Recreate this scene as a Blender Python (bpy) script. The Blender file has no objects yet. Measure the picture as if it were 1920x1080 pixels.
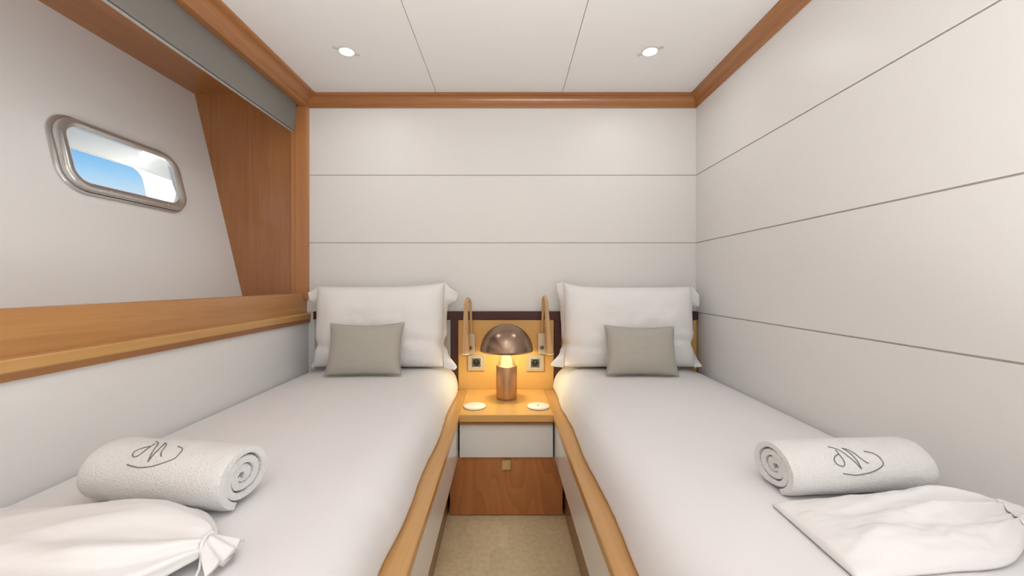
import bpy, bmesh, math, random
from mathutils import Vector, Matrix, noise
from math import sin, cos, pi, sqrt, radians

random.seed(7)
S = bpy.context.scene
COL = S.collection
CAM_Z = 0.97

# ------------------------------------------------------------------ camera
cd = bpy.data.cameras.new('camera')
cam = bpy.data.objects.new('camera', cd); COL.objects.link(cam)
cam.location = (0, 0, CAM_Z); cam.rotation_euler = (pi/2, 0, 0)
cd.sensor_width = 36; cd.lens = 36*750/1920; cd.clip_start = 0.02
cd.shift_x = 5/1920; cd.shift_y = -10/1920
S.camera = cam

# ------------------------------------------------------------------ view + world + lights
S.view_settings.view_transform = 'Standard'; S.view_settings.look = 'None'
S.view_settings.exposure = 0.0; S.view_settings.gamma = 1.0
S.view_settings.use_curve_mapping = False

w = bpy.data.worlds.new('sky'); S.world = w; w.use_nodes = True
nt = w.node_tree; nt.nodes.clear()
tc = nt.nodes.new('ShaderNodeTexCoord'); sep = nt.nodes.new('ShaderNodeSeparateXYZ')
rp = nt.nodes.new('ShaderNodeValToRGB'); bg = nt.nodes.new('ShaderNodeBackground'); wo = nt.nodes.new('ShaderNodeOutputWorld')
nt.links.new(tc.outputs['Generated'], sep.inputs[0]); nt.links.new(sep.outputs['Z'], rp.inputs[0])
nt.links.new(rp.outputs[0], bg.inputs[0]); nt.links.new(bg.outputs[0], wo.inputs[0])
els = rp.color_ramp.elements
els[0].position = 0.0; els[0].color = (0.50, 0.57, 0.62, 1)
els[1].position = 1.0; els[1].color = (0.04, 0.20, 0.62, 1)
for p, c in ((0.004, (0.80, 0.92, 0.98, 1)), (0.14, (0.76, 0.89, 0.96, 1)), (0.195, (0.36, 0.66, 0.97, 1)), (0.245, (0.13, 0.44, 0.92, 1)), (0.5, (0.07, 0.28, 0.75, 1))):
    e = els.new(p); e.color = c
bg.inputs[1].default_value = 1.0

def add_light(name, kind, loc, rot, energy, color, **kw):
    l = bpy.data.lights.new(name, kind); l.energy = energy; l.color = color
    for k, v in kw.items(): setattr(l, k, v)
    o = bpy.data.objects.new(name, l); COL.objects.link(o); o.location = loc; o.rotation_euler = rot
    return o
sun = add_light('sun', 'SUN', (-3, -2, 4), (0, 0, 0), 14.0, (1, 0.98, 0.95), angle=0.01)
sun.rotation_euler = Vector((0.40, 0.80, -0.14)).to_track_quat('-Z', 'Y').to_euler()
WARM = (1.0, 0.98, 0.96)
# added fill with no lamp body, aimed up to bounce off the ceiling
add_light('ceiling_bounce_fill', 'AREA', (0.25, -0.40, 0.30), (radians(180+14), radians(-10), 0), 57.0, (0.945, 0.972, 1.0), shape='RECTANGLE', size=1.2, size_y=0.5)
DOWNLIGHTS = [(-0.674, 1.657), (0.583, 1.657), (-0.045, 0.55), (-0.045, -0.6)]  # the last one, out of view, is added for extra light
DL_POWER = [0.75, 0.75, 1.1, 1.0]

# ------------------------------------------------------------------ materials
def mat(name, col, rough=0.5, metal=0.0, spec=0.5, bump=None, noise_amt=0.0, noise_scale=8, coat=0.0, emit=None, emit_s=0, sheen=0.0):
    m = bpy.data.materials.new(name); m.use_nodes = True
    t = m.node_tree; b = t.nodes['Principled BSDF']
    b.inputs['Base Color'].default_value = (*col, 1); b.inputs['Roughness'].default_value = rough
    b.inputs['Metallic'].default_value = metal; b.inputs['Specular IOR Level'].default_value = spec
    b.inputs['Coat Weight'].default_value = coat; b.inputs['Coat Roughness'].default_value = 0.15
    b.inputs['Sheen Weight'].default_value = sheen
    if emit: b.inputs['Emission Color'].default_value = (*emit, 1); b.inputs['Emission Strength'].default_value = emit_s
    co = t.nodes.new('ShaderNodeTexCoord')
    if noise_amt > 0:
        n = t.nodes.new('ShaderNodeTexNoise'); n.inputs['Scale'].default_value = noise_scale; n.inputs['Detail'].default_value = 4
        r = t.nodes.new('ShaderNodeValToRGB')
        r.color_ramp.elements[0].position = 0.3; r.color_ramp.elements[1].position = 0.7
        r.color_ramp.elements[0].color = (*[c*(1-noise_amt) for c in col], 1)
        r.color_ramp.elements[1].color = (*[min(1, c*(1+noise_amt)) for c in col], 1)
        t.links.new(co.outputs['Object'], n.inputs['Vector']); t.links.new(n.outputs['Fac'], r.inputs[0]); t.links.new(r.outputs[0], b.inputs['Base Color'])
    if bump:
        for_scale, strength, dist = bump[:3]
        n = t.nodes.new('ShaderNodeTexNoise'); n.inputs['Scale'].default_value = for_scale; n.inputs['Detail'].default_value = 5
        mp = t.nodes.new('ShaderNodeMapping')
        if len(bump) > 3: mp.inputs['Scale'].default_value = bump[3]
        bp = t.nodes.new('ShaderNodeBump'); bp.inputs['Strength'].default_value = strength; bp.inputs['Distance'].default_value = dist
        t.links.new(co.outputs['Object'], mp.inputs[0]); t.links.new(mp.outputs[0], n.inputs['Vector'])
        t.links.new(n.outputs['Fac'], bp.inputs['Height']); t.links.new(bp.outputs[0], b.inputs['Normal'])
    return m

def wood(name, light, dark, axis, rough=0.3, contrast=1.0, coat=0.25, figure=0.0):
    """grain stretched along axis ('x','y','z')"""
    m = bpy.data.materials.new(name); m.use_nodes = True
    t = m.node_tree; b = t.nodes['Principled BSDF']
    b.inputs['Roughness'].default_value = rough; b.inputs['Coat Weight'].default_value = coat; b.inputs['Coat Roughness'].default_value = 0.22
    co = t.nodes.new('ShaderNodeTexCoord'); mp = t.nodes.new('ShaderNodeMapping')
    sc = {'x': (0.6, 14, 14), 'y': (14, 0.6, 14), 'z': (14, 14, 0.6)}[axis]
    mp.inputs['Scale'].default_value = sc
    n1 = t.nodes.new('ShaderNodeTexNoise'); n1.inputs['Scale'].default_value = 1.3; n1.inputs['Detail'].default_value = 5; n1.inputs['Distortion'].default_value = 0.9
    n2 = t.nodes.new('ShaderNodeTexNoise'); n2.inputs['Scale'].default_value = 9; n2.inputs['Detail'].default_value = 6
    mx = t.nodes.new('ShaderNodeMix'); mx.data_type = 'FLOAT'; mx.inputs[0].default_value = 0.35
    r = t.nodes.new('ShaderNodeValToRGB')
    r.color_ramp.elements[0].position = 0.5-0.22/contrast; r.color_ramp.elements[1].position = 0.5+0.2/contrast
    r.color_ramp.elements[0].color = (*dark, 1); r.color_ramp.elements[1].color = (*light, 1)
    t.links.new(co.outputs['Object'], mp.inputs[0])
    t.links.new(mp.outputs[0], n1.inputs['Vector']); t.links.new(mp.outputs[0], n2.inputs['Vector'])
    t.links.new(n1.outputs['Fac'], mx.inputs[2]); t.links.new(n2.outputs['Fac'], mx.inputs[3])
    t.links.new(mx.outputs[0], r.inputs[0]); t.links.new(r.outputs[0], b.inputs['Base Color'])
    if figure:      # cathedral arches of a flat-sawn veneer
        m2 = t.nodes.new('ShaderNodeMapping'); m2.inputs['Scale'].default_value = tuple(1.6 if k == axis else 7.5 for k in 'xyz')
        n3 = t.nodes.new('ShaderNodeTexNoise'); n3.inputs['Scale'].default_value = 1.0; n3.inputs['Detail'].default_value = 1.5
        ma = t.nodes.new('ShaderNodeMath'); ma.operation = 'MULTIPLY'; ma.inputs[1].default_value = 11.0
        mf = t.nodes.new('ShaderNodeMath'); mf.operation = 'FRACT'
        mp3 = t.nodes.new('ShaderNodeMapRange'); mp3.inputs[3].default_value = 1-figure; mp3.inputs[4].default_value = 1.0
        mm = t.nodes.new('ShaderNodeMix'); mm.data_type = 'RGBA'; mm.blend_type = 'MULTIPLY'; mm.inputs[0].default_value = 1.0
        t.links.new(co.outputs['Object'], m2.inputs[0]); t.links.new(m2.outputs[0], n3.inputs['Vector']); t.links.new(n3.outputs['Fac'], ma.inputs[0])
        t.links.new(ma.outputs[0], mf.inputs[0]); t.links.new(mf.outputs[0], mp3.inputs[0])
        t.links.new(r.outputs[0], mm.inputs[6]); t.links.new(mp3.outputs[0], mm.inputs[7]); t.links.new(mm.outputs[2], b.inputs['Base Color'])
    bp = t.nodes.new('ShaderNodeBump'); bp.inputs['Strength'].default_value = 0.05; bp.inputs['Distance'].default_value = 0.002
    t.links.new(n2.outputs['Fac'], bp.inputs['Height']); t.links.new(bp.outputs[0], b.inputs['Normal'])
    return m

CH_L, CH_D = (0.44, 0.19, 0.062), (0.31, 0.12, 0.036)
M = {
    'wall': mat('white_wall_panel', (0.80, 0.785, 0.765), 0.38, spec=0.35, bump=(60, 0.08, 0.002, (1, 0.15, 1))),
    'ceil': mat('white_ceiling_panel', (0.84, 0.82, 0.805), 0.55, spec=0.3),
    'hull': mat('hull_lining_white', (0.86, 0.86, 0.85), 0.4, spec=0.35),
    'joint': mat('panel_joint_grey', (0.56, 0.53, 0.50), 0.8),
    'gel': mat('white_gelcoat', (0.86, 0.85, 0.83), 0.25),
    'cher_x': wood('cherry_grain_x', CH_L, CH_D, 'x'),
    'cher_y': wood('cherry_grain_y', CH_L, CH_D, 'y'),
    'cher_z': wood('cherry_grain_z', CH_L, CH_D, 'z'),
    'end_panel': wood('cherry_end_panel', CH_L, CH_D, 'z', rough=0.28, coat=0.7),
    'post': wood('cherry_post', (0.52, 0.235, 0.085), (0.42, 0.17, 0.06), 'z'),
    'sill': wood('honey_sill', (0.56, 0.285, 0.10), (0.40, 0.175, 0.055), 'y', contrast=1.0),
    'oak_x': wood('honey_oak_x', (0.72, 0.43, 0.15), (0.62, 0.34, 0.10), 'x', contrast=0.8),
    'oak_y': wood('honey_oak_y', (0.62, 0.35, 0.125), (0.50, 0.255, 0.082), 'y', contrast=0.9),
    'dark_panel': wood('red_cherry_panel', (0.62, 0.245, 0.085), (0.50, 0.18, 0.058), 'z', contrast=0.85, figure=0.20),
    'kick': wood('kick_cherry', (0.36, 0.16, 0.062), (0.26, 0.11, 0.04), 'y'),
    'wenge': wood('wenge', (0.070, 0.017, 0.014), (0.045, 0.010, 0.008), 'x', rough=0.55, coat=0.0),
    'gap': mat('shadow_gap_black', (0.012, 0.008, 0.006), 0.8),
    'tan': mat('tan_leather', (0.68, 0.40, 0.125), 0.45, bump=(180, 0.12, 0.001)),
    'grey_leather': mat('pale_grey_leather', (0.50, 0.49, 0.46), 0.5, bump=(180, 0.12, 0.001)),
    'lacq': mat('white_lacquer', (0.80, 0.79, 0.775), 0.18, coat=0.3),
    'linen': mat('white_cotton', (0.775, 0.755, 0.755), 0.85, spec=0.2, bump=(420, 0.10, 0.0008), sheen=0.15),
    'pillow': mat('white_pillow_cotton', (0.85, 0.84, 0.83), 0.8, spec=0.2, bump=(14, 0.12, 0.01), sheen=0.15),
    'bag': mat('white_bag_cotton', (0.79, 0.775, 0.77), 0.85, spec=0.2, bump=(500, 0.1, 0.0006)),
    'terry': mat('white_terry', (0.80, 0.79, 0.775), 0.95, spec=0.1, bump=(330, 0.9, 0.004), sheen=0.3),
    'thread': mat('grey_thread', (0.17, 0.165, 0.15), 0.7),
    'cushion': mat('sage_grey_cotton', (0.45, 0.43, 0.37), 0.8, spec=0.25, bump=(450, 0.15, 0.0008), sheen=0.2),
    'carpet': None,
    'bronze': mat('bronze_metal', (0.34, 0.235, 0.17), 0.27, metal=1.0),
    'copper': mat('brushed_bronze', (0.50, 0.29, 0.155), 0.36, metal=1.0),
    'cone': mat('polished_champagne', (0.86, 0.72, 0.50), 0.25, metal=0.8),
    'shade_in': mat('shade_inner_white', (0.85, 0.8, 0.7), 0.5),
    'nickel': mat('satin_nickel', (0.60, 0.51, 0.37), 0.4, metal=0.5),
    'socket': mat('socket_dark_grey', (0.11, 0.105, 0.095), 0.4),
    'plate_in': mat('socket_ring', (0.62, 0.58, 0.50), 0.4),
    'black': mat('black_plastic', (0.015, 0.013, 0.012), 0.35),
    'leather': mat('tan_leather_wrap', (0.62, 0.38, 0.19), 0.5),
    'leather_in': mat('leather_seam', (0.42, 0.20, 0.09), 0.5),
    'chrome': mat('polished_steel', (0.62, 0.62, 0.61), 0.22, metal=0.6),
    'rubber': mat('dark_gasket', (0.06, 0.055, 0.05), 0.5),
    'brass': mat('satin_brass', (0.72, 0.56, 0.30), 0.38, metal=0.7),
    'disc': mat('cream_disc', (0.86, 0.78, 0.66), 0.35),
    'disc_top': mat('white_disc_top', (0.88, 0.84, 0.78), 0.3),
    'blind': mat('grey_blind_fabric', (0.20, 0.19, 0.172), 0.6, spec=0.3, bump=(300, 0.1, 0.0006)),
    'bar': mat('blind_bar_grey', (0.36, 0.35, 0.33), 0.4),
    'bezel': mat('downlight_bezel', (0.62, 0.60, 0.57), 0.3, metal=0.3),
    'lens': mat('lit_lens', (1, 1, 1), 0.4, emit=(1, 0.98, 0.95), emit_s=14),
    'led': mat('warm_led', (1, 0.9, 0.7), 0.4, emit=(1, 0.85, 0.60), emit_s=3),
}
# carpet: beige pile with faint brushed patches
m = M['carpet'] = mat('beige_carpet', (0.44, 0.35, 0.215), 0.95, spec=0.05, bump=(260, 0.7, 0.004))
t = m.node_tree; b = t.nodes['Principled BSDF']; co = t.nodes.new('ShaderNodeTexCoord')
n1 = t.nodes.new('ShaderNodeTexNoise'); n1.inputs['Scale'].default_value = 55; n1.inputs['Detail'].default_value = 6
n2 = t.nodes.new('ShaderNodeTexVoronoi'); n2.distance = 'CHEBYCHEV'; n2.inputs['Scale'].default_value = 6.5
r1 = t.nodes.new('ShaderNodeValToRGB'); r1.color_ramp.elements[0].position = .3; r1.color_ramp.elements[1].position = .72
r1.color_ramp.elements[0].color = (0.80, 0.645, 0.37, 1); r1.color_ramp.elements[1].color = (0.93, 0.78, 0.50, 1)
hs = t.nodes.new('ShaderNodeMix'); hs.data_type = 'RGBA'; hs.blend_type = 'MULTIPLY'; hs.inputs[0].default_value = 0.14
t.links.new(co.outputs['Object'], n1.inputs['Vector']); t.links.new(co.outputs['Object'], n2.inputs['Vector'])
t.links.new(n1.outputs['Fac'], r1.inputs[0]); t.links.new(r1.outputs[0], hs.inputs[6]); cb = t.nodes.new('ShaderNodeRGBToBW'); t.links.new(n2.outputs['Color'], cb.inputs[0]); t.links.new(cb.outputs[0], hs.inputs[7])
t.links.new(hs.outputs[2], b.inputs['Base Color'])
# thin clear glass
def glass_mat(name, tint, fac):
    m = bpy.data.materials.new(name); m.use_nodes = True; t = m.node_tree; t.nodes.clear()
    o = t.nodes.new('ShaderNodeOutputMaterial'); mi = t.nodes.new('ShaderNodeMixShader')
    tr = t.nodes.new('ShaderNodeBsdfTransparent'); gl = t.nodes.new('ShaderNodeBsdfGlossy'); lw = t.nodes.new('ShaderNodeValue')
    lw.outputs[0].default_value = fac
    tr.inputs[0].default_value = (*tint, 1); gl.inputs['Roughness'].default_value = 0.02
    t.links.new(lw.outputs[0], mi.inputs[0]); t.links.new(tr.outputs[0], mi.inputs[1]); t.links.new(gl.outputs[0], mi.inputs[2]); t.links.new(mi.outputs[0], o.inputs[0])
    return m
M['glass'] = glass_mat('clear_glass', (0.97, 0.985, 0.98), 0.05)

# ------------------------------------------------------------------ helpers
def empty(name, loc=(0, 0, 0), rotz=0.0):
    o = bpy.data.objects.new(name, None); COL.objects.link(o); o.location = loc; o.rotation_euler = (0, 0, rotz)
    o.empty_display_size = 0.05
    return o

def tag(o, label=None, cat=None, group=None, kind=None):
    if label: o['label'] = label
    if cat: o['category'] = cat
    if group: o['group'] = group
    if kind: o['kind'] = kind
    return o

def wpos(o):
    m = Matrix.Identity(4)
    while o is not None:
        m = Matrix.Translation(o.location) @ o.rotation_euler.to_matrix().to_4x4() @ m
        o = o.parent
    return m

def link(name, bm, material, parent=None, smooth=False, local=False, loc=None, sharp=None):
    """one mesh object; vertices come in world space unless local=True"""
    me = bpy.data.meshes.new(name)
    bmesh.ops.recalc_face_normals(bm, faces=bm.faces[:])
    bm.to_mesh(me); bm.free()
    for mm in (material if isinstance(material, (list, tuple)) else [material]): me.materials.append(mm)
    o = bpy.data.objects.new(name, me); COL.objects.link(o)
    if parent is not None:
        o.parent = parent
        if not local: me.transform(wpos(parent).inverted())
    elif loc is not None:
        me.transform(Matrix.Translation(-Vector(loc))); o.location = loc
    if smooth:
        me.polygons.foreach_set('use_smooth', [True]*len(me.polygons))
        if sharp: me.set_sharp_from_angle(angle=radians(sharp))
    me.update()
    return o

def box(bm, lo, hi, bev=0.0, seg=2):
    c = [(a+b)/2 for a, b in zip(lo, hi)]; s = [abs(b-a) for a, b in zip(lo, hi)]
    r = bmesh.ops.create_cube(bm, size=1, matrix=Matrix.Translation(c) @ Matrix.Diagonal((*s, 1)))
    if bev > 0:
        ed = list({e for v in r['verts'] for e in v.link_edges})
        bmesh.ops.bevel(bm, geom=ed, offset=bev, segments=seg, affect='EDGES', profile=0.7)
    return bm

def B(lo, hi, bev=0.0, seg=2): return box(bmesh.new(), lo, hi, bev, seg)

def sweep(bm, rings, closed_ring=True, cap=True):
    vs = [[bm.verts.new(p) for p in r] for r in rings]
    n = len(rings[0])
    for i in range(len(vs)-1):
        for j in range(n if closed_ring else n-1):
            k = (j+1) % n
            bm.faces.new((vs[i][j], vs[i][k], vs[i+1][k], vs[i+1][j]))
    if cap and closed_ring:
        bm.faces.new(vs[0]); bm.faces.new(list(reversed(vs[-1])))
    return vs

def prism_y(prof, y0, y1, bm=None, x_shift=None):
    """profile [(x,z)] swept along y; x_shift(y) moves it"""
    bm = bm or bmesh.new(); f = x_shift or (lambda y: 0)
    sweep(bm, [[(x+f(y), y, z) for x, z in prof] for y in (y0, y1)])
    return bm

def prism_x(prof, x0, x1, bm=None):
    bm = bm or bmesh.new()
    sweep(bm, [[(x, y, z) for y, z in prof] for x in (x0, x1)])
    return bm

def lathe(bm, prof, c, n=48, axis='z'):
    rings = []
    for i in range(n):
        a = 2*pi*i/n
        if axis == 'z': rings.append([(c[0]+r*cos(a), c[1]+r*sin(a), c[2]+z) for r, z in prof])
        else: rings.append([(c[0]+r*cos(a), c[1]+z, c[2]+r*sin(a)) for r, z in prof])
    vs = [[bm.verts.new(p) for p in r] for r in rings]
    for i in range(n):
        k = (i+1) % n
        for j in range(len(prof)-1):
            try: bm.faces.new((vs[i][j], vs[k][j], vs[k][j+1], vs[i][j+1]))
            except ValueError: pass
    bmesh.ops.remove_doubles(bm, verts=bm.verts[:], dist=1e-6)
    return bm

def tube(bm, pts, rad, n=10, cap=True, flat=1.0):
    pts = [Vector(p) for p in pts]; rings = []
    up = Vector((0, 0, 1)); prev = None
    for i, p in enumerate(pts):
        d = (pts[min(i+1, len(pts)-1)] - pts[max(i-1, 0)]).normalized()
        if prev is None:
            s = d.cross(up)
            if s.length < 1e-3: s = d.cross(Vector((1, 0, 0)))
        else:
            s = prev - d*prev.dot(d)
        s.normalize(); prev = s; q = d.cross(s)
        r = rad[i] if isinstance(rad, (list, tuple)) else rad
        rings.append([p + s*r*cos(2*pi*j/n) + q*r*flat*sin(2*pi*j/n) for j in range(n)])
    sweep(bm, rings, True, cap)
    return bm

def rrect(y0, y1, z0, z1, r, n=8):
    out = []
    for cy, cz, a0 in ((y1-r, z1-r, 0), (y0+r, z1-r, pi/2), (y0+r, z0+r, pi), (y1-r, z0+r, 3*pi/2)):
        for i in range(n+1):
            a = a0 + pi/2*i/n
            out.append((cy+r*cos(a), cz+r*sin(a)))
    return out

def fbm(x, y, z=0, oct=3):
    return noise.fractal(Vector((x, y, z)), 1.0, 2.0, oct)

Y_BACK, Y_FRONT = 2.055, -2.3
X_L, X_R = -1.03, 0.959
Z_C = 1.929
cx = lambda y: -0.0125 + (1.632-y)*0.0165       # the aisle runs very slightly askew to the walls

# ------------------------------------------------------------------ room shell
floor = link('floor', B((-1.9, Y_FRONT-.1, -.06), (X_R+.1, Y_BACK+.15, 0)), M['carpet']); tag(floor, 'beige cut pile carpet', kind='structure')

ceil = link('ceiling', B((-1.9, Y_FRONT-.1, Z_C+.016), (X_R+.1, Y_BACK+.15, Z_C+.08)), M['joint']); tag(ceil, 'white panelled cabin ceiling', kind='structure')
def ceiling_panel(xa, xb):
    bm = bmesh.new(); n = 1
    box(bm, (xa, Y_FRONT, Z_C), (xb, Y_BACK, Z_C+.015), 0.0012, 1)
    link('panel', bm, M['ceil'], ceil)
for xa, xb in ((-1.06, -.3695), (-.3675, .267), (.269, X_R+.02)): ceiling_panel(xa, xb)

GROOVES = [0.0, 0.818, 1.1745, 1.522, 1.90]
wb = link('wall_back', B((-1.06, Y_BACK+.0035, -.02), (X_R+.05, Y_BACK+.10, Z_C+.02)), M['joint']); tag(wb, 'white back wall in horizontal panels', kind='structure')
wr = link('wall_right', B((X_R+.0035, Y_FRONT, -.02), (X_R+.10, Y_BACK+.10, Z_C+.02)), M['joint']); tag(wr, 'white right wall in horizontal panels', kind='structure')
for i in range(4):
    z0, z1 = GROOVES[i], GROOVES[i+1]
    link('panel', B((-1.05, Y_BACK, z0+.0022), (X_R+.004, Y_BACK+.003, z1-.0022), 0.0015, 2), M['wall'], wb)
    link('panel', B((X_R, Y_FRONT, z0+.0022), (X_R+.003, Y_BACK-.0005, z1-.0022), 0.0015, 2), M['wall'], wr)
wf = link('wall_front', B((-1.9, Y_FRONT-.08, -.02), (X_R+.1, Y_FRONT, Z_C+.02)), M['wall']); tag(wf, 'plain white wall at the foot of the cabin', kind='structure')
wl = link('wall_left', B((X_L-.03, Y_FRONT, 0), (X_L, Y_BACK-.001, .79), .001, 1), M['wall']); tag(wl, 'white lower left wall below the wooden sill', kind='structure')

# hull lining, leaning outward as it rises: local frame (y, z) -> plane
HX = lambda z, off=0.0: -1.367 - .2368*(z-.899) + off
PY0, PY1, PZ0, PZ1 = 1.292, 1.808, 1.270, 1.543
def hull_sheet(name, off, hole, material, z0=.45, z1=1.99, y0=Y_FRONT-.02, y1=Y_BACK+.05, th=.012):
    bm = bmesh.new()
    for o in (off, off-th):
        outer = [(y0, z0), (y1, z0), (y1, z1), (y0, z1)]
        ov = [bm.verts.new((HX(z, o), y, z)) for y, z in outer]
        iv = [bm.verts.new((HX(z, o), y, z)) for y, z in hole]
        es = [bm.edges.new((a[i], a[(i+1) % len(a)])) for a in (ov, iv) for i in range(len(a))]
        bmesh.ops.triangle_fill(bm, use_beauty=True, edges=es)
    bm.verts.ensure_lookup_table()
    n = len(hole); h = n+4
    for i in range(n):
        k = (i+1) % n
        bm.faces.new((bm.verts[4+i], bm.verts[4+k], bm.verts[h+4+k], bm.verts[h+4+i]))
    return link(name, bm, material)
hull = tag(hull_sheet('wall_hull', 0.0, rrect(1.325, 1.775, 1.303, 1.512, .05), M['hull']), 'smooth white hull side leaning outward around the porthole', kind='structure')
OUT = rrect(1.315, 1.835, 1.285, 1.488, .05)
skin = hull_sheet('hull_skin', -.17, OUT, M['gel']); skin.parent = hull
# window reveal: tunnel through the hull
win = empty('window_1', (HX(PZ0), (PY0+PY1)/2, PZ0)); tag(win, 'slanted steel framed porthole with blue sky behind', kind='structure')
bm = bmesh.new()
ri = rrect(1.325, 1.785, 1.300, 1.516, .05)
sweep(bm, [[(HX(z, o), y, z) for y, z in r] for r, o in ((ri, .004), (ri, -.03), (OUT, -.185))], True, False)
link('reveal', bm, M['gel'], win, smooth=True, sharp=40)
def ring(outs, ins):
    """frame ring through a list of (rrect, offset) outlines, inside and outside"""
    bm = bmesh.new()
    rings = [[(HX(z, o), y, z) for y, z in r] for r, o in outs+ins]
    sweep(bm, rings, True, False); return bm
# base flange
link('base_flange', ring([(rrect(PY0, PY1, PZ0, PZ1, .085), .001), (rrect(PY0+.001, PY1-.001, PZ0+.001, PZ1-.001, .085), .006), (rrect(PY0+.004, PY1-.004, PZ0+.004, PZ1-.004, .082), .009),
                          (rrect(PY0+.016, PY1-.010, PZ0+.010, PZ1-.010, .075), .010), (rrect(PY0+.020, PY1-.012, PZ0+.012, PZ1-.012, .072), .005)], [(rrect(1.325, 1.785, 1.300, 1.516, .05), .003)]), M['chrome'], win, smooth=True, sharp=50)
link('gasket', ring([(rrect(PY0+.014, PY1-.011, PZ0+.011, PZ1-.011, .074), .008), (rrect(PY0+.014, PY1-.011, PZ0+.011, PZ1-.011, .074), .013)], [(rrect(1.326, 1.78, 1.304, 1.512, .05), .013)]), M['rubber'], win, smooth=True, sharp=50)
a, b2, c2, d2 = PY0+.010, PY1-.016, PZ0+.012, PZ1-.012
link('window_frame', ring([(rrect(a, b2, c2, d2, .075), .013), (rrect(a, b2, c2, d2, .075), .026), (rrect(a+.004, b2-.004, c2+.004, d2-.004, .072), .031),
                           (rrect(a+.014, b2-.014, c2+.012, d2-.012, .065), .033), (rrect(1.330, 1.758, 1.309, 1.509, .048), .029), (rrect(1.334, 1.752, 1.313, 1.505, .045), .026)],
                          [(rrect(1.335, 1.750, 1.314, 1.504, .045), .012)]), M['chrome'], win, smooth=True, sharp=45)
bm = bmesh.new()
bm.faces.new([bm.verts.new((HX(z, .016), y, z)) for y, z in rrect(1.328, 1.76, 1.306, 1.51, .048)])
link('glass_pane', bm, M['glass'], win)
def hull_screw(y, z):
    bm = bmesh.new(); n = Vector((1, 0, .2368)).normalized()
    r = bmesh.ops.create_uvsphere(bm, u_segments=12, v_segments=6, radius=.0055)
    q = Vector((0, 0, 1)).rotation_difference(n).to_matrix().to_4x4()
    bmesh.ops.transform(bm, matrix=Matrix.Translation((HX(z, .0315), y, z)) @ q @ Matrix.Diagonal((1, 1, .45, 1)), verts=bm.verts)
    link('screw', bm, M['chrome'], win, smooth=True)
for y, z in ((1.41, 1.518), (1.66, 1.518), (1.44, 1.297), (1.68, 1.297)): hull_screw(y, z)

# wooden lining of the recess
s = link('trim_1', B((-1.66, Y_FRONT, 1.936), (-1.045, Y_BACK, 1.95)), M['cher_y']); tag(s, 'cherry wood soffit above the porthole recess', kind='structure')
bm = bmesh.new(); sweep(bm, [[(-1.70, y, .40), (-1.04, y, .40), (-1.04, y, 1.94), (-1.70, y, 1.94)] for y in (Y_BACK-.006, Y_BACK+.04)])
s = link('trim_2', bm, M['end_panel']); tag(s, 'cherry wood end panel of the porthole recess', kind='structure')
link('edge_strip', B((-1.112, 2.036, .915), (-1.086, Y_BACK-.004, 1.90), .002), M['post'], s)
s = link('trim_3', B((-1.088, 2.030, .885), (-1.0275, Y_BACK+.004, 1.868), .004), M['post']); tag(s, 'pale cherry corner post', kind='structure')
# sill: upright fascia board with projecting lip and lower strip
s = link('trim_4', prism_y([(-1.040, .80), (-1.040, .9145), (-1.044, .9165), (-1.066, .9165), (-1.066, .80)], Y_FRONT, 2.046), M['sill']); tag(s, 'honey wood sill board along the left wall', kind='structure')
link('lip', prism_y([(-1.060, .8165), (-1.036, .8155), (-1.020, .8135), (-1.0165, .810), (-1.0165, .788), (-1.020, .7845), (-1.060, .7845)], Y_FRONT, 2.05), M['oak_y'], s)
link('lower_strip', prism_y([(-1.05, .786), (-1.020, .786), (-1.020, .768), (-1.05, .768)], Y_FRONT, 2.05), M['kick'], s)
link('recess_floor', B((-1.62, Y_FRONT, .87), (-1.06, Y_BACK, .888)), M['sill'], s)
# cornices with a cove profile
def cove(depth, z0, z1):
    p = [(0, z0), (.006, z0), (.008, z0+.012)]
    for i in range(7):
        a = pi/2*i/6
        p.append((.010+(depth-.016)*(1-cos(a)), z0+.014+(z1-z0-.026)*sin(a)))
    p += [(depth, z1-.010), (depth, z1), (0, z1)]
    return p
pr = cove(.042, 1.866, Z_C)
s = link('trim_5', prism_x([(Y_BACK-d, z) for d, z in pr], -1.05, X_R), M['cher_x']); tag(s, 'cherry cornice along the back wall', kind='structure')
s = link('trim_6', prism_y([(X_R-d, z) for d, z in pr], Y_FRONT, Y_BACK), M['cher_y']); tag(s, 'cherry cornice along the right wall', kind='structure')
pl = cove(.062, 1.862, Z_C)
s = link('trim_7', prism_y([(-1.040+d, z) for d, z in pl] + [(-1.062, 1.936), (-1.062, 1.862)], Y_FRONT, Y_BACK), M['cher_y']); tag(s, 'cherry cornice and header above the roller blind', kind='structure')

# roller blind
bl = empty('roller_blind', (-1.078, 1.0, 1.72)); tag(bl, 'dark grey roller blind nearly rolled up under the left cornice', 'blind')
prof = [(-1.070, 1.935)]
for i in range(9):
    tt = i/8; prof.append((-1.070+.008*sin(pi*tt), 1.92-(1.92-1.738)*tt))
prof += [(-1.0705, 1.732), (-1.073, 1.728), (-1.084, 1.728), (-1.086, 1.736), (-1.086, 1.935)]
o = link('fabric', prism_y(prof, Y_FRONT, 1.992), M['blind'], bl, smooth=True, sharp=35)
link('bottom_bar', prism_y([(-1.078, 1.7265), (-1.076, 1.7245), (-1.076, 1.7225), (-1.078, 1.7205), (-1.0845, 1.7205), (-1.0865, 1.7225), (-1.0865, 1.7265)], Y_FRONT, 1.992), M['bar'], bl)

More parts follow.
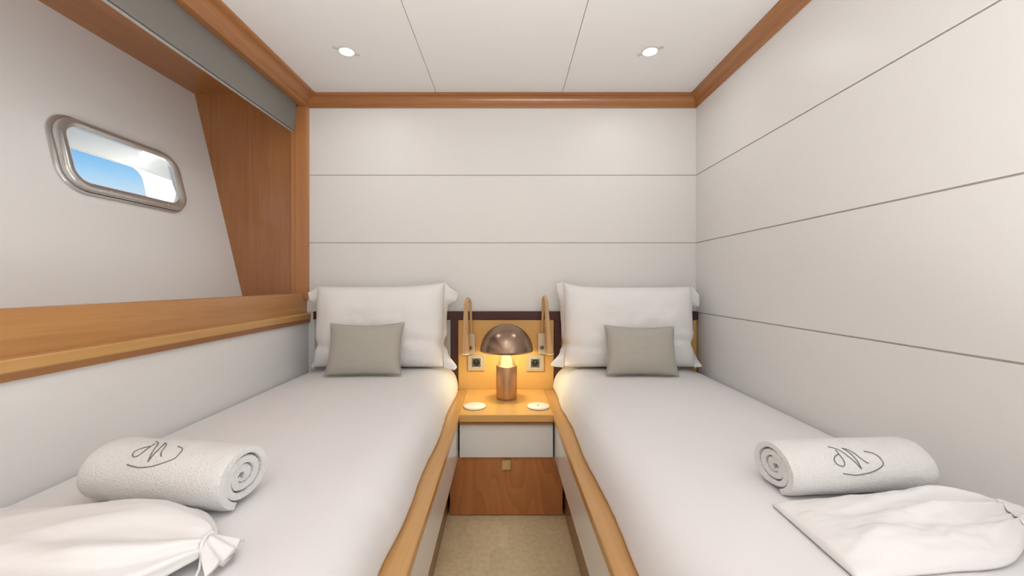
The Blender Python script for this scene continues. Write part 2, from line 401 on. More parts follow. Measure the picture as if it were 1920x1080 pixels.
# downlights
def downlight(x, y, label, power):
    r = empty('ceiling_light', (x, y, Z_C)); tag(r, label, 'ceiling light', 'recessed ceiling lights')
    bm = bmesh.new(); lathe(bm, [(.028, .002), (.0285, -.003), (.031, -.0045), (.0345, -.003), (.0355, .001), (.028, .002)], (x, y, Z_C), 32)
    link('bezel', bm, M['bezel'], r, smooth=True, sharp=40)
    for sgn in (-1, 1):
        bm = B((-.011, -.008, -.003), (.011, .008, .001), .001, 1)
        a = (-0.62 if x < 0 else 0.62)
        bmesh.ops.transform(bm, matrix=Matrix.Translation((x, y, Z_C)) @ Matrix.Rotation(-a, 4, 'Z') @ Matrix.Translation((sgn*.042, 0, 0)), verts=bm.verts)
        link('clip', bm, M['bezel'], r)
    bm = bmesh.new(); lathe(bm, [(0, -.004), (.016, -.0035), (.0282, -.001), (.0282, .002), (0, .002)], (x, y, Z_C), 24)
    link('lens', bm, M['lens'], r, smooth=True)
    l = bpy.data.lights.new('downlight_lamp', 'AREA'); l.shape = 'DISK'; l.size = .05; l.energy = power; l.color = WARM; l.spread = radians(165)
    lo = bpy.data.objects.new('downlight_lamp', l); COL.objects.link(lo); lo.parent = r; lo.location = (0, 0, -.007)
DLL = ['lit recessed ceiling light over the left bed pillows', 'lit recessed ceiling light over the right bed pillows',
       'lit recessed ceiling light over the middle of the aisle', 'unseen recessed ceiling light added for fill over the entrance past the beds']
for (x, y), lb, pw_ in zip(DOWNLIGHTS, DLL, DL_POWER): downlight(x, y, lb, pw_)

# ------------------------------------------------------------------ beds
BED_FOOT = 0.08; YF = 2.022
def edge_wave(y, sgn): return .005*fbm(y*4.0, 3.0*sgn, 1.7) + .003*sin(y*13+sgn)
def duvet_profile(sgn, y):
    """(x, z) points of the white cover from the wall to the rail"""
    e = edge_wave(y, sgn)
    inner = cx(y) + sgn*(.238+e)
    wallx = X_L+.002 if sgn < 0 else X_R-.002
    zw = .517 if sgn < 0 else .522
    d = lambda k: inner + sgn*k
    pts = [(wallx, zw-.09), (wallx, zw-.02), (wallx-sgn*.006, zw), (wallx-sgn*.05, zw+.014), (wallx-sgn*.13, zw+.030)]
    a, b_ = wallx-sgn*.22, d(.16)
    for i in range(13): pts.append((a+(b_-a)*i/12, .557+.004*sin(pi*i/12)))
    pts += [(d(.11), .556), (d(.07), .549), (d(.042), .537), (d(.022), .518), (d(.008), .493), (d(.0), .462), (d(-.003), .440), (d(.002), .4315), (d(.03), .4312)]
    return pts
def build_bed(sgn):
    side = 'left' if sgn < 0 else 'right'
    wallx = X_L if sgn < 0 else X_R
    root = empty('bed', (cx(1)+sgn*.6, 1.0, 0)); tag(root, f'built-in single bed on the {side} of the aisle with wooden rail', 'bed', 'twin beds')
    sh = cx
    def pris(prof, y0, y1): return prism_y([(sgn*x, z) for x, z in prof], y0, y1, x_shift=sh)
    link('kick_board', pris([(.2445, 0), (.2445, .26), (.262, .26), (.262, 0)], BED_FOOT, 1.90), M['kick'], root)
    # white side panel with pale edge band on top
    link('side_panel', pris([(.1985, .250), (.1985, .396), (.2005, .398), (.262, .398), (.262, .250), (.2005, .248)], BED_FOOT, 1.662), M['lacq'], root)
    link('edge_band', pris([(.196, .394), (.1955, .400), (.1985, .402), (.23, .402), (.23, .394)], BED_FOOT, 1.660), M['gel'], root)
    link('side_rail', pris([(.1925, .4055), (.1925, .4275), (.195, .430), (.29, .430), (.29, .403), (.195, .403)], BED_FOOT, YF-.002), M['oak_y'], root)
    x0, x1 = sorted((wallx-sgn*.004, cx(1)+sgn*.27))
    link('mattress', B((x0+.01, BED_FOOT+.03, .432), (x1-.01, YF-.02, .505), .02, 3), M['linen'], root)
    link('foot_panel', B((x0, BED_FOOT, .0), (x1, BED_FOOT+.02, .43)), M['lacq'], root)
    # cover
    bm = bmesh.new(); NY = 120; rings = []
    for i in range(NY+1):
        y = BED_FOOT-.01 + (YF-.003-BED_FOOT+.01)*i/NY
        row = duvet_profile(sgn, y); out = []
        for k, (x, z) in enumerate(row):
            top = 1.0 if z > .54 else (.5 if z > .5 else .15)
            z2 = z + top*(.0022*fbm(x*5, y*2.2, sgn) + .0012*fbm(x*14, y*9, 5+sgn))
            if 20 <= k <= 24:            # small vertical puckers along the tucked side
                x = x + sgn*.0028*fbm(y*22, k*.25, 2.0*sgn)
            out.append((x, y, z2))
        rings.append(out)
    vs = sweep(bm, rings, False, False)
    foot = [bm.verts.new((p.co.x, p.co.y+.002, .432)) for p in vs[0]]
    for j in range(len(foot)-1): bm.faces.new((vs[0][j], foot[j], foot[j+1], vs[0][j+1]))
    o = link('bed_cover', bm, M['linen'], loc=(cx(1)+sgn*.6, 1.0, .432), smooth=True)
    tag(o, f'smooth white cotton cover spread over the {side} bed', 'bedspread', 'white bed covers')
    md = o.modifiers.new('smooth', 'SUBSURF'); md.levels = md.render_levels = 1
    return root
build_bed(-1); build_bed(1)
BZ = .5625

# ------------------------------------------------------------------ headboard
hb = empty('headboard', (-.03, 2.04, 0)); tag(hb, 'dark wenge framed headboard with leather panels behind the nightstand', 'headboard')
link('top_rail', B((-.992, YF, .784), (X_R-.004, Y_BACK-.0005, .824), .002), M['wenge'], hb)
wz = M['wenge']
link('post', B((-.296, YF+.001, .40), (-.262, Y_BACK-.0005, .786), .002), wz, hb)
link('post', B((.228, YF+.001, .40), (.262, Y_BACK-.0005, .786), .002), wz, hb)
def leather(x0, x1, m, lab=None):
    o = link('padded_panel', B((x0+.0015, YF+.006, .405), (x1-.0015, Y_BACK-.002, .782), .006, 3), m, hb, smooth=True, sharp=60)
    if lab: o['label'] = lab
leather(-.990, -.296, M['grey_leather'], 'pale grey leather panel')
leather(-.262, .228, M['tan'], 'tan leather panel lit by the lamp')
leather(.262, X_R-.006, M['tan'])

# ------------------------------------------------------------------ nightstand
ns = empty('nightstand', (-.0125, 1.85, 0)); tag(ns, 'honey wood nightstand with white drawer between the two beds', 'nightstand')
c0 = cx(1.632)
def table_top_bm():
    bm = prism_y([(-.1925, .4032), (-.1925, .4302), (.1925, .4302), (.1925, .4032)], 1.630, YF+.004, x_shift=cx)
    return bm
link('tabletop', table_top_bm(), M['oak_x'], ns)
link('front_strip', B((c0-.192, 1.6375, .388), (c0+.192, 1.652, .4030), .0008, 1), M['kick'], ns)
link('carcass', B((c0-.190, 1.686, .0), (c0+.180, 2.015, .388)), M['gap'], ns)
dr = link('drawer', B((c0-.1935, 1.655, .247), (c0+.1935, 1.685, .3845), .002), M['lacq'], ns)
lp = link('lower_panel', B((c0-.2345, 1.664, .004), (c0+.2345, 1.685, .2445), .0015), M['dark_panel'], ns)
bm = B((c0-.0175, 1.648, .199), (c0+.0175, 1.658, .237), .0015); box(bm, (c0-.008, 1.656, .208), (c0+.008, 1.6645, .228))
o = link('pull', bm, M['brass'], lp); o['label'] = 'square brass pull'

# ------------------------------------------------------------------ sockets
def socket(px0, px1, pz0, pz1, side):
    y = YF+.006
    root = empty('power_socket', ((px0+px1)/2, y, pz0)); tag(root, f'square nickel power socket on the headboard {side}', 'socket', 'headboard sockets')
    mx, mz = (px0+px1)/2, (pz0+pz1)/2
    link('faceplate', B((px0, y-.008, pz0), (px1, y, pz1), .002), M['nickel'], root)
    link('inner_ring', B((mx-.0255, y-.0098, mz-.025), (mx+.0255, y-.0075, mz+.025), .001), M['plate_in'], root)
    ins = link('insert', B((mx-.0225, y-.0112, mz-.0215), (mx+.0225, y-.0095, mz+.0225), .001), M['socket'], root)
    bm = bmesh.new(); lathe(bm, [(.0175, -.0115), (.0185, -.0128), (.0205, -.0128), (.0212, -.0112)], (mx, y, mz+.0005), 28, 'y')
    link('rim', bm, M['socket'], ins, smooth=True)
    bm = bmesh.new(); lathe(bm, [(0, -.0118), (.0178, -.0118), (.0178, -.0112), (0, -.0112)], (mx, y, mz+.0005), 28, 'y')
    link('well', bm, M['black'], ins)
    for dx in (-.0085, .0085):
        bm = bmesh.new(); lathe(bm, [(.0, -.0124), (.0024, -.0124), (.0024, -.0115), (0, -.0115)], (mx+dx, y, mz-.0005), 10, 'y')
        link('pin_hole', bm, M['gap'], ins)
    bm = bmesh.new(); lathe(bm, [(0, -.021), (.0018, -.020), (.0024, -.017), (.0024, -.0118), (0, -.0118)], (mx, y, mz+.0085), 10, 'y')
    link('earth_pin', bm, M['chrome'], ins, smooth=True)
    link('release_tab', B((mx-.006, y-.0105, mz-.0255), (mx+.006, y-.0092, mz-.0225), .0004, 1), M['disc'], root)
W = lambda u, v, d: ((u-955)*d/750, CAM_Z-(v-530)*d/750)
for (u0, u1, v0, v1), sd in (((877.5, 909, 664.5, 695), 'left of the table lamp'), ((987, 1019.5, 665.5, 696), 'right of the table lamp')):
    xa, zb = W(u0, v0, YF); xb, za = W(u1, v1, YF)
    socket(xa, xb, za, zb, sd)

# ------------------------------------------------------------------ reading lights
def reading_light(sgn, box_px, stem_px, top_px, down, side):
    y = YF+.006
    xa, zb = W(box_px[0], box_px[1], YF-.01); xb, za = W(box_px[2], box_px[3], YF-.01)
    root = empty('reading_light', ((xa+xb)/2, y, za)); tag(root, f'tan leather gooseneck reading light arching {side}', 'reading light', 'headboard reading lights')
    link('mount_box', B((xa, y-.026, za), (xb, y, zb), .0018), M['nickel'], root)
    sx, sz = W(*(box_px[4:6]), YF-.02)
    bm = bmesh.new(); lathe(bm, [(0, -.0285), (.0085, -.0285), (.0105, -.0275), (.011, -.0255), (0, -.0255)], (sx, y, sz), 24, 'y')
    sw = link('switch', bm, M['black'], root, smooth=True, sharp=40)
    bm = bmesh.new(); lathe(bm, [(.0055, -.0285), (.0062, -.0292), (.0068, -.0292), (.0075, -.0285)], (sx, y, sz), 20, 'y')
    link('switch_ring', bm, M['nickel'], sw, smooth=True)
    # arm: rises from the box, loops forward and comes down widening to the lamp end
    pts, rad = [], []
    x0 = W(stem_px, 0, YF-.01)[0]; z0 = zb
    xt, zt = W(top_px[0], top_px[1], YF-.045)
    ya, yb = y-.013, y-.075
    for i in range(9):
        k = i/8; pts.append((x0+(xt-sgn*-.0-x0)*k*.6, ya, z0-.006+(zt-.028-z0+.006)*k)); rad.append(.0072+.0006*k)
    bx, bz = pts[-1][0], pts[-1][2]
    xd0, zd0 = W(down[0], down[1], yb); xe, ze = W(down[2], down[3], yb)
    for i in range(1, 12):
        a = pi*i/12; k = i/12
        pts.append((bx+(xd0-bx)*k, ya+(yb-ya)*(1-cos(a))/2, bz+(.028-.001)*sin(a)+(zd0-bz)*k*0.6)); rad.append(.0078+.0032*k)
    lx, lz = pts[-1][0], pts[-1][2]
    for i in range(1, 17):
        k = i/16
        pts.append((lx+(xe-lx)*k, yb+.004*sin(pi*k), lz+(ze-lz)*k)); rad.append(.011+.0110*k**1.2)
    n_arm = 30
    bm = bmesh.new(); tube(bm, pts[:n_arm], rad[:n_arm], 14, True, .85)
    link('arm', bm, M['leather'], root, smooth=True, sharp=60)
    bm = bmesh.new(); tube(bm, pts[n_arm-1:], [r*1.02 for r in rad[n_arm-1:]], 18, True, .85)
    hd = link('lamp_head', bm, M['leather'], root, smooth=True, sharp=60)
    e = Vector(pts[-1]); bm = bmesh.new(); tube(bm, [e+Vector((0, 0, .003)), e-Vector((0, 0, .0015))], rad[-1]*1.05, 18, True, .85)
    link('end_rim', bm, M['disc'], hd)
    # stitched seam running along the outer side of the leather
    bm = bmesh.new(); tube(bm, [Vector(p)+Vector((0, -r*.87, 0)) for p, r in zip(pts[12:-1], rad[12:-1])], .0009, 6)
    link('seam', bm, M['leather_in'], root)
reading_light(-1, (879.5, 625, 890.5, 664, 881.5, 652.5), 883.5, (880, 559), (873, 575, 872.5, 663.5), 'left of the lamp')
reading_light(1, (1008.5, 624.5, 1026, 663.5, 1016.5, 652), 1016.5, (1021, 555), (1024, 572, 1031, 663.5), 'right of the lamp')

# ------------------------------------------------------------------ table lamp
LX, LY, TZ = (949.8-955)*1.866/750, 1.866, .4305
lamp = empty('table_lamp', (LX, LY, TZ)); tag(lamp, 'lit bronze mushroom table lamp with dome shade on nightstand', 'lamp')
L = (LX, LY, TZ)
bm = bmesh.new(); lathe(bm, [(0, 0), (.0465, 0), (.0475, .001), (.0475, .007), (.0465, .0075)], L); link('foot_ring', bm, M['kick'], lamp, smooth=True, sharp=30)
bm = bmesh.new(); lathe(bm, [(.047, .0075), (.0482, .0085), (.0482, .151), (.0475, .1535), (.0455, .1545), (0, .1545)], L, 64); link('column', bm, M['copper'], lamp, smooth=True, sharp=30)
bm = bmesh.new(); lathe(bm, [(.0445, .1546), (.043, .157), (.022, .197), (.019, .206), (.019, .225), (0, .225)], L, 48); link('cone', bm, M['cone'], lamp, smooth=True, sharp=35)
bm = bmesh.new(); lathe(bm, [(.0395, .1546), (.0395, .262), (.0380, .262), (.0380, .1546)], L, 48); link('glass_tube', bm, M['glass'], lamp, smooth=True, sharp=30)
R = .1235; prof = [(R-.002, .2225), (R, .2235)]
for i in range(1, 25):
    a = pi/2*i/24; prof.append((R*cos(a) if i < 24 else 0, .2235+.1225*sin(a)))
bm = bmesh.new(); lathe(bm, prof, L, 72); link('dome_shade', bm, M['bronze'], lamp, smooth=True)
prof = [(R-.002, .2225)]
for i in range(0, 25):
    a = pi/2*i/24; prof.append(((R-.0035)*cos(a) if i < 24 else 0, .2235+.119*sin(a)))
bm = bmesh.new(); lathe(bm, prof, L, 48); link('shade_lining', bm, M['shade_in'], lamp, smooth=True)
bm = bmesh.new(); lathe(bm, [(0, .262), (.034, .262), (.036, .268), (.030, .29), (0, .30)], L, 32); link('bulb', bm, M['led'], lamp, smooth=True)
l = bpy.data.lights.new('lamp_glow', 'AREA'); l.shape = 'DISK'; l.size = .06; l.energy = 1.45; l.color = (1.0, .84, .50); l.spread = pi
lo = bpy.data.objects.new('lamp_glow', l); COL.objects.link(lo); lo.parent = lamp; lo.location = (0, 0, .259)

# ------------------------------------------------------------------ round discs
def disc(u, side, mark):
    d = .533*750/(760.5-530); x = (u-955)*d/750
    r = empty('charging_disc', (x, d, TZ)); tag(r, f'round cream disc on the nightstand {side}', 'charging disc', 'round discs on the nightstand')
    bm = bmesh.new(); lathe(bm, [(0, 0), (.045, 0), (.0475, .0015), (.0482, .004), (.0475, .0068), (.046, .0078), (0, .0078)], (x, d, TZ), 48); link('body', bm, M['disc'], r, smooth=True, sharp=40)
    bm = bmesh.new(); lathe(bm, [(0, .0088), (.043, .0086), (.0445, .0078), (0, .0070)], (x, d, TZ), 48); link('top_pad', bm, M['disc_top'], r, smooth=True, sharp=40)
    bm = bmesh.new()
    for pts in mark: tube(bm, [(x+a, d+c, TZ+.0090) for a, c in pts], .0006, 6)
    link('printed_mark', bm, M['thread'] if side.startswith('right') else M['disc'], r)
bolt = [[(.001, .010), (-.004, .001), (.003, .001), (-.002, -.010)], [(-.002, -.010), (-.0045, -.005)], [(-.002, -.010), (.002, -.007)]]
swirl = [[(-.02+.004*i, .002+.005*sin(i*1.1)) for i in range(9)]]
disc(890.5, 'left of the lamp', swirl); disc(1009, 'right of the lamp', bolt)

# ------------------------------------------------------------------ pillows and cushions
def pillow_surface(Wd, H, T, nu, nv, side_fn, top_fn, wr, seed, pw=4.0):
    """local verts: x across, z up from 0..H, y thickness, front is -y. returns grids front/back"""
    fr, bk = [], []
    for j in range(nv+1):
        v = -1+2*j/nv; rf, rb = [], []
        for i in range(nu+1):
            u = -1+2*i/nu
            hx = side_fn(v, 1 if u > 0 else -1)
            x = u*Wd/2*(1 + (hx-1)*abs(u)**3)
            z = H/2*(1+v) + top_fn(u)*(max(v, 0))**2 + (.012*(1-u*u) if False else 0)
            t = ((1-abs(u)**pw)*(1-abs(v)**pw))
            t = max(t, 0)**.5
            wv = wr*(fbm(u*2.2+seed, v*2.2, seed)+.5*fbm(u*6+seed, v*5, seed+3))
            edge = t
            rf.append(Vector((x, -T*.55*t + wv*edge, z))); rb.append(Vector((x, T*.45*t, z)))
        fr.append(rf); bk.append(rb)
    return fr, bk
def grid_faces(bm, fr, bk):
    nv, nu = len(fr)-1, len(fr[0])-1
    vf = [[bm.verts.new(p) for p in r] for r in fr]
    vb = [[vf[j][i] if i in (0, nu) or j in (0, nv) else bm.verts.new(bk[j][i]) for i in range(nu+1)] for j in range(nv+1)]
    for j in range(nv):
        for i in range(nu):
            bm.faces.new((vf[j][i], vf[j][i+1], vf[j+1][i+1], vf[j+1][i]))
            q = (vb[j][i], vb[j+1][i], vb[j+1][i+1], vb[j][i+1])
            try: bm.faces.new(q)
            except ValueError: pass
    return vf
def big_pillow(xc, sgn, label, top_fn, side_fn, ears, Wd, lean=5):
    """upright pillow; ears[side] = list of (v, out, back, down) control points of the loose side hem"""
    H, T = .392, .160
    root = empty('pillow', (xc, 1.918, BZ)); tag(root, label, 'pillow', 'white pillows at the bed heads')
    fr, bk = pillow_surface(Wd, H, T, 44, 30, side_fn, top_fn, .007, 4.2*sgn+9)
    # a soft horizontal crease about a third of the way up, deeper towards the sides
    for r in fr:
        for p in r:
            v = p.z/H; k = math.exp(-((v-.30-.05*sin(p.x*9))/.035)**2)
            p.y += k*.010*min(1, abs(p.x)/.26)
    rot = Matrix.Rotation(-radians(lean), 4, 'X')
    bm = bmesh.new(); grid_faces(bm, [[rot @ p for p in r] for r in fr], [[rot @ p for p in r] for r in bk])
    body = link('pillow_body', bm, M['pillow'], root, smooth=True, local=True)
    md = body.modifiers.new('smooth', 'SUBSURF'); md.levels = md.render_levels = 1
    for sd in (-1, 1):
        ctl = ears[sd]; N = 44; K = 6; rings = []
        for j in range(N+1):
            v = -1+2*j/N
            for q in range(len(ctl)-1):
                if ctl[q][0] <= v <= ctl[q+1][0]: break
            a, c = ctl[q], ctl[q+1]; f = min(max((v-a[0])/(c[0]-a[0]), 0), 1); f = f*f*(3-2*f)
            out, back, dn = [a[m]+(c[m]-a[m])*f for m in (1, 2, 3)]
            i = 0 if sd < 0 else len(fr[0])-1
            vv = (v+1)/2*(len(fr)-1); j0 = min(int(vv), len(fr)-2); fj = vv-j0
            e = fr[j0][i].lerp(fr[j0+1][i], fj)
            row = []
            for k in range(K+1):
                s_ = k/K
                row.append(rot @ Vector((e.x + sd*out*s_ - sd*.004*(1-s_), e.y + back*s_ + .010*s_*sin(v*9+sd) + .006*s_*fbm(v*4, sd*2.0, sgn), e.z + dn*s_ + .004*s_*sin(v*17))))
            rings.append(row)
        bm = bmesh.new(); sweep(bm, rings, False, False)
        hem = link('hem_flap', bm, M['pillow'], root, smooth=True, local=True)
        md = hem.modifiers.new('thick', 'SOLIDIFY'); md.thickness = .0022; md.offset = 0
        md = hem.modifiers.new('smooth', 'SUBSURF'); md.levels = md.render_levels = 1
    return root
def side_l(v, s):
    k = 1 - .045*math.exp(-((v+.42)/.10)**2) - .012*(1-v*v)
    return k + (.010 if v > .5 else 0)*0
top_l = lambda u: .004 + .016*max(0, u)**2 + .010*max(0, u-.6) - .004*(1-u*u)
ears_l = {-1: [(-1, .022, .01, -.004), (-.8, .012, .035, 0), (-.45, .002, .05, 0), (.2, .004, .055, 0), (.58, .012, .04, -.01), (.74, .042, .01, -.012), (.92, .050, -.002, -.016), (1, .012, .01, -.028)],
          1: [(-1, .058, -.04, -.010), (-.86, .068, -.03, -.016), (-.68, .012, .03, 0), (-.42, .004, .045, 0), (-.2, .010, .035, .006), (.1, .003, .05, 0), (.55, .010, .045, -.012), (.72, .058, .02, -.016), (.88, .062, .012, -.034), (1, .022, .02, -.030)]}
big_pillow(-.625, -1, 'large white pillow standing at the head of the left bed', top_l, side_l, ears_l, .626)
top_r = lambda u: .002 + .026*max(0, -u)**5 - .004*(1-u*u)
ears_r = {-1: [(-1, .050, -.03, .004), (-.84, .066, -.02, -.012), (-.66, .014, .03, 0), (-.3, .004, .05, 0), (.3, .006, .05, 0), (.6, .012, .04, -.004), (.78, .024, .02, .006), (.92, .028, .012, .006), (1, .012, .012, -.012)],
          1: [(-1, .035, .01, .0), (-.82, .028, .03, .006), (-.5, .004, .05, 0), (-.12, .016, .03, 0), (.25, .006, .045, 0), (.56, .010, .03, -.010), (.66, .046, .01, -.030), (.80, .042, .0, -.012), (1, .020, .01, -.016)]}
big_pillow(.574, 1, 'large white pillow standing at the head of the right bed', top_r, side_l, ears_r, .632)

def cushion(xc, Wd, H, tilt, sgn, label):
    root = empty('cushion', (xc, 1.745, BZ)); tag(root, label, 'cushion', 'grey cushions on the beds')
    nu, nv = 36, 26; fr, bk = [], []
    for j in range(nv+1):
        v = -1+2*j/nv; rf, rb = [], []
        for i in range(nu+1):
            u = -1+2*i/nu
            x = u*Wd/2*(1-.07*(1-abs(v)**2.2)*abs(u)**2)
            top = .12 if v > 0 else .035
            z = H/2*(1 + v*(1-top*(1-abs(u)**2.0)*abs(v)**2))
            t = sqrt(max(0, (1-abs(u)**2.6)*(1-abs(v)**2.6)))
            wv = .0022*fbm(u*3, v*3, sgn)*t
            if u > .55: wv += .0012*sin(v*26)*t*(u-.55)
            rf.append(Vector((x, -.058*t+wv, z))); rb.append(Vector((x, .045*t, z)))
        fr.append(rf); bk.append(rb)
    rot = Matrix.Rotation(radians(tilt), 4, 'Y') @ Matrix.Rotation(-radians(17), 4, 'X')
    bm = bmesh.new(); grid_faces(bm, [[rot @ p for p in r] for r in fr], [[rot @ p for p in r] for r in bk])
    o = link('cushion_body', bm, M['cushion'], root, smooth=True, local=True)
    md = o.modifiers.new('smooth', 'SUBSURF'); md.levels = md.render_levels = 1
    # piped seam all around the edge
    nu2, nv2 = nu, nv
    loop = [fr[0][i] for i in range(nu2+1)] + [fr[j][nu2] for j in range(1, nv2+1)] + [fr[nv2][i] for i in range(nu2-1, -1, -1)] + [fr[j][0] for j in range(nv2-1, -1, -1)]
    bm = bmesh.new(); tube(bm, [rot @ p for p in loop], .0014, 6)
    link('seam', bm, M['cushion'], root, smooth=True, local=True)
cushion(-.640, .338, .236, -.8, -1, 'small sage grey cushion leaning on the left bed pillow')
cushion(.582, .320, .224, 1.2, 1, 'small sage grey cushion leaning on the right bed pillow')

# ------------------------------------------------------------------ rolled towels
STROKES = [
    [(742, 335), (748, 420), (757, 500), (735, 580), (680, 605), (612, 577), (590, 520), (640, 455), (740, 405)],
    [(670, 265), (740, 295), (820, 360), (880, 460), (940, 560), (990, 660)],
    [(990, 660), (982, 540), (962, 450), (930, 370), (885, 300)],
    [(885, 300), (960, 340), (1020, 410), (1080, 510), (1120, 555), (1155, 572)],
    [(655, 718), (760, 735), (870, 748), (980, 740), (1130, 715), (1260, 670), (1395, 600), (1412, 520), (1390, 450), (1320, 400), (1220, 375)],
]
def catmull(p, n=6):
    out = []
    for i in range(len(p)-1):
        a = p[max(i-1, 0)]; b_ = p[i]; c = p[i+1]; d = p[min(i+2, len(p)-1)]
        for k in range(n):
            t_ = k/n
            out.append(tuple(.5*((2*b_[m])+(c[m]-a[m])*t_+(2*a[m]-5*b_[m]+4*c[m]-d[m])*t_*t_+(3*b_[m]-a[m]-3*c[m]+d[m])*t_**3) for m in (0, 1)))
    out.append(p[-1]); return out
def towel(loc, rotz, Lg, rx, rz, end, phi0, uoff, label, seed, mscale, vscale):
    """roll lying along local x, resting at z=0. end=+1/-1: which end shows the spiral best"""
    root = empty('rolled_towel', loc, rotz); tag(root, label, 'towel', 'rolled towels on the beds')
    th = .0165                         # cloth thickness in the roll
    turns = 3.15; N = 150; NX = 46
    def fuzz(x, a, r): return 1 + .030*fbm(x*11+seed, cos(a)*1.5, sin(a)*1.5) + .008*fbm(x*60, a*9, seed)
    def cross(a):                      # a: total angle from the outer edge inwards
        pitch = .0173
        return a/(2*pi)*pitch
    R0 = .0655
    A_END = radians(-62)               # the loose edge rests low at the front
    bm = bmesh.new(); outer, inner = [], []
    def point(a, x, inset):
        rr = R0 - cross(a) - inset
        ang = A_END + a                # from the front-bottom edge over the back
        k = rr/R0
        slump = 1 - .10*max(0, -sin(ang))
        yy = cos(ang)*rx*k; zz = sin(ang)*rz*k*slump
        return yy, zz
    rows = []
    for i in range(NX+1):
        f = i/NX; x = (-.5+f)*Lg
        sect = []
        for s_ in range(N+1):
            a = turns*2*pi*s_/N
            yy, zz = point(a, x, 0)
            # ends of the outer turn round off a little and wander
            endk = 1 - .05*max(0, (abs(f-.5)-.44)/.06)**2
            fz = fuzz(x, a, 1) if a < 2*pi*1.05 else 1 + .012*fbm(x*9+seed, a*.8, 3.3)
            xx = x*(1 + (.012*fbm(a*.6, seed, f) if i in (0, NX) else 0)) + (-.010 if f > .5 else .010)*(a/(2*pi*turns))*max(0, (abs(f-.5)-.42)/.08)
            sect.append((xx, yy*fz*endk, zz*fz*endk))
        back = []
        for s_ in range(N, -1, -1):
            a = turns*2*pi*s_/N
            yy, zz = point(a, x, th*((.93+.06*sin(a*1.7)) if a < 2*pi*(turns-.3) else .5))
            base = sect[s_]
            back.append((base[0], yy, zz))
        rows.append(sect+back)
    zmin = min(p[2] for r in rows for p in r)
    rows = [[(p[0], p[1], p[2]-zmin) for p in r] for r in rows]
    vs = sweep(bm, rows, True, False)
    for r in (vs[0], vs[-1]):
        for q in range(N): bm.faces.new((r[q], r[q+1], r[2*N-q], r[2*N+1-q]))
    body = link('terry_cloth', bm, M['terry'], root, smooth=True, local=True, sharp=70)
    # embroidered monogram lying on the outside
    bm = bmesh.new()
    for st in STROKES:
        pts = []
        for (px, py) in catmull(st):
            u = uoff + (px-1000)*mscale; vv = -(py-505)*vscale/R0
            ang = phi0 - vv            # towards the front edge as py grows
            a = (ang - A_END) % (2*pi)
            f = u/Lg+.5; x = (-.5+f)*Lg
            yy, zz = point(a, x, -.0006)
            fz = fuzz(x, a, 1)
            pts.append((u, yy*fz, zz*fz - zmin))
        tube(bm, pts, .0009, 6)
    o = link('embroidered_monogram', bm, M['thread'], root, smooth=True, local=True); o['label'] = 'grey embroidered letter M in an oval swirl'
# point() runs with +y at the back; angle pi/2 = top, pi = ... the front is -y so mirror by rotating half a turn where needed
towel((-.630, .763, BZ), radians(-8+180), .288, .068, .060, 1, radians(60), .011, 'rolled white towel with grey monogram on the left bed', 1.3, -.000114, -.000137)
towel((.664, .804, BZ), radians(4+180), .292, .064, .054, -1, radians(37), .010, 'rolled white towel with grey monogram on the right bed', 6.1, -.000114, -.000137)

# ------------------------------------------------------------------ cloth bags
def left_bag():
    root = empty('cloth_bag', (-.61, .585, BZ)); tag(root, 'white drawstring cloth bag with gathered neck on the left bed', 'bag')
    bm = bmesh.new(); NS, NR = 70, 96; rings = []
    Ltot = .46
    for i in range(NS+1):
        s_ = i/NS; x = .172 - Ltot*s_             # local x: neck at +, closed end at -
        k = min(1, s_/.30); grow = sin(k*pi/2)**.85
        tail = 1 if s_ < .82 else sqrt(max(.02, 1-((s_-.82)/.19)**2))
        hw = (.013 + .094*grow)*tail; h = (.020 + .043*grow - .014*max(0, s_-.3))*tail
        cy = -.012*grow + .004*sin(s_*7); rip = .26*math.exp(-((s_)/.18)) + .085*math.exp(-((s_-.3)/.3)**2)
        ring_ = []
        for j in range(NR):
            a = 2*pi*j/NR
            ph = a*7+sin(a*3)*1.3
            rr = 1 + rip*(sin(ph)*.6 + .5*fbm(cos(a)*3, sin(a)*3, 2.0+s_*1.5)) + .09*fbm(cos(a)*1.9+s_*3, sin(a)*1.9, 8.0)
            yy = cy + hw*cos(a)*rr
            sa = sin(a)
            zz = h*(abs(sa)**.85)*rr if sa > 0 else -.0
            if sa <= 0: yy = cy + hw*cos(a)*(.985)*rr
            zz += .016*math.exp(-(s_/.10)**2)       # the neck lifts off the bed
            ring_.append((x, yy, max(zz, .001)))
        rings.append(ring_)
    sweep(bm, rings, True, True)
    link('pouch', bm, M['bag'], root, smooth=True, local=True)
    # frilled mouth beyond the tie: a flattened pleated fan
    bm = bmesh.new(); rings = []
    for i in range(13):
        s_ = i/12; x = .168+.040*s_
        ring_ = []
        for j in range(64):
            a = 2*pi*j/64; c_, q_ = cos(a), sin(a)
            wy = .013+.022*s_**.8; hz = .013-.0085*s_
            pl = .0045*s_*sin(c_*9+.6)
            ring_.append((x+.010*s_*(c_ if c_ < 0 else -.6*c_)+.003*s_*sin(c_*7), -.006*s_+wy*c_, max(.0015, .0255-.014*s_+hz*q_+pl)))
        rings.append(ring_)
    sweep(bm, rings, True, True)
    link('frilled_mouth', bm, M['bag'], root, smooth=True, local=True)
    bm = bmesh.new(); tube(bm, [(.171, .0145*cos(a)-.002, .0265+.0145*sin(a)) for a in [2*pi*i/24 for i in range(25)]], .0022, 8)
    tube(bm, [(.172, -.016, .022), (.180, -.030, .010), (.186, -.052, .004), (.178, -.075, .003)], .0018, 8)
    link('drawstring', bm, M['bag'], root, smooth=True, local=True)
left_bag()
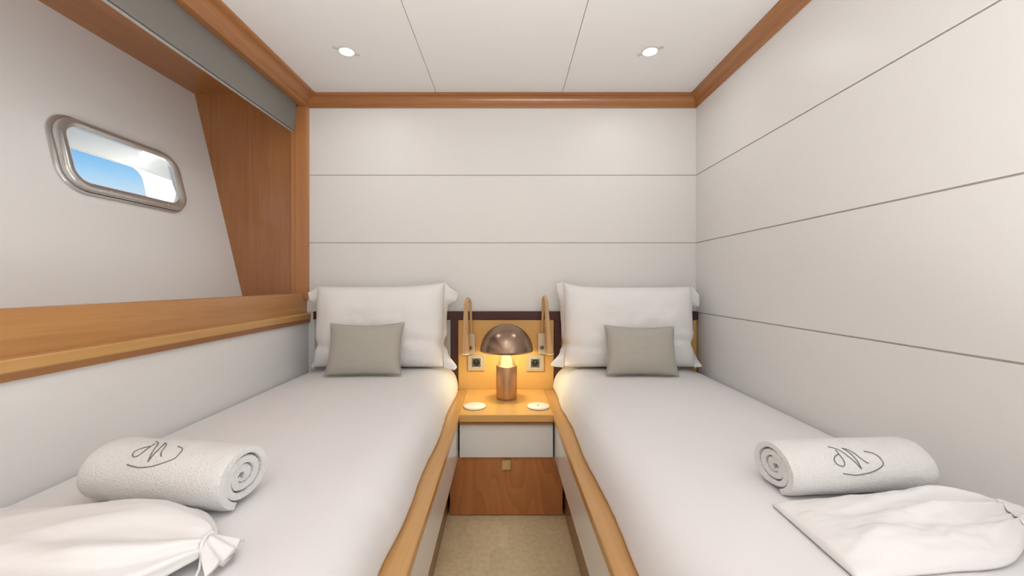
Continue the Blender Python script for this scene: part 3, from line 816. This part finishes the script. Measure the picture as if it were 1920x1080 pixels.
def right_bag():
    root = empty('cloth_bag', (.66, .65, BZ)); tag(root, 'flat white cloth bag laid in front of the right bed towel', 'bag')
    Bx = [(-.185, -.104), (-.05, -.090), (.07, -.070), (.215, .020)]      # front edge
    Tx = [(-.180, .080), (-.02, .090), (.11, .086), (.240, .046)]          # back edge
    def curve(P, u):
        q = min(int(u*3), 2); f = u*3-q
        a = P[max(q-1, 0)]; b_ = P[q]; c = P[q+1]; d = P[min(q+2, 3)]
        return [.5*((2*b_[m])+(c[m]-a[m])*f+(2*a[m]-5*b_[m]+4*c[m]-d[m])*f*f+(3*b_[m]-a[m]-3*c[m]+d[m])*f**3) for m in (0, 1)]
    NU, NV = 90, 60; up, dn = [], []
    for j in range(NV+1):
        v = j/NV; ru, rd = [], []
        for i in range(NU+1):
            u = i/NU
            b_, t_ = curve(Bx, u), curve(Tx, u)
            x, y = b_[0]+(t_[0]-b_[0])*v, b_[1]+(t_[1]-b_[1])*v
            e = (1-abs(2*u-1)**5)*(1-abs(2*v-1)**5); e = sqrt(max(e, 0))
            hgt = .014 + .030*math.exp(-(((u-.60)/.30)**2+((v-.78)/.24)**2)) + .016*math.exp(-(((u-.35)/.35)**2+((v-.35)/.3)**2))
            hgt += .010*math.exp(-((v-.52-.24*(u-.5))/.05)**2)*max(0, min(1, (u-.28)*4)) - .010*math.exp(-((v-.66-.20*(u-.5))/.05)**2)*max(0, min(1, (u-.30)*4))
            hgt += .007*math.exp(-((v-.25+.22*(u-.7))/.06)**2)*max(0, min(1, (u-.35)*3))
            hgt += .009*fbm(u*3.2, v*3.5, 4.0) + .004*fbm(u*7, v*4, 9.0)
            ru.append((x, y, .004+max(.003, hgt)*e)); rd.append((x, y, .001))
        up.append(ru); dn.append(rd)
    bm = bmesh.new()
    vu = [[bm.verts.new(p) for p in r] for r in up]; vd = [[bm.verts.new(p) for p in r] for r in dn]
    for j in range(NV):
        for i in range(NU):
            bm.faces.new((vu[j][i], vu[j][i+1], vu[j+1][i+1], vu[j+1][i])); bm.faces.new((vd[j][i], vd[j+1][i], vd[j+1][i+1], vd[j][i+1]))
    for j in range(NV):
        for i in (0, NU): bm.faces.new((vu[j][i], vu[j+1][i], vd[j+1][i], vd[j][i]))
    for i in range(NU):
        for j in (0, NV): bm.faces.new((vu[j][i], vu[j][i+1], vd[j][i+1], vd[j][i]))
    link('pouch', bm, M['bag'], root, smooth=True, local=True)
    # turned hem at the mouth, right end
    rings = []
    for j in range(NV+1):
        v = j/NV; rows = []
        for i in range(5):
            u = .86+.13*i/4; ii = u*NU; i0 = min(int(ii), NU-1); p = Vector(up[j][i0]).lerp(Vector(up[j][i0+1]), ii-i0)
            rows.append((p.x, p.y, p.z+.0030))
        rings.append(rows)
    bm = bmesh.new(); sweep(bm, rings[4:-4:4], False, False)
    o = link('hem', bm, M['bag'], root, smooth=True, local=True)
    md = o.modifiers.new('smooth', 'SUBSURF'); md.levels = md.render_levels = 2
    md = o.modifiers.new('thick', 'SOLIDIFY'); md.thickness = .002; md.offset = 0
right_bag()
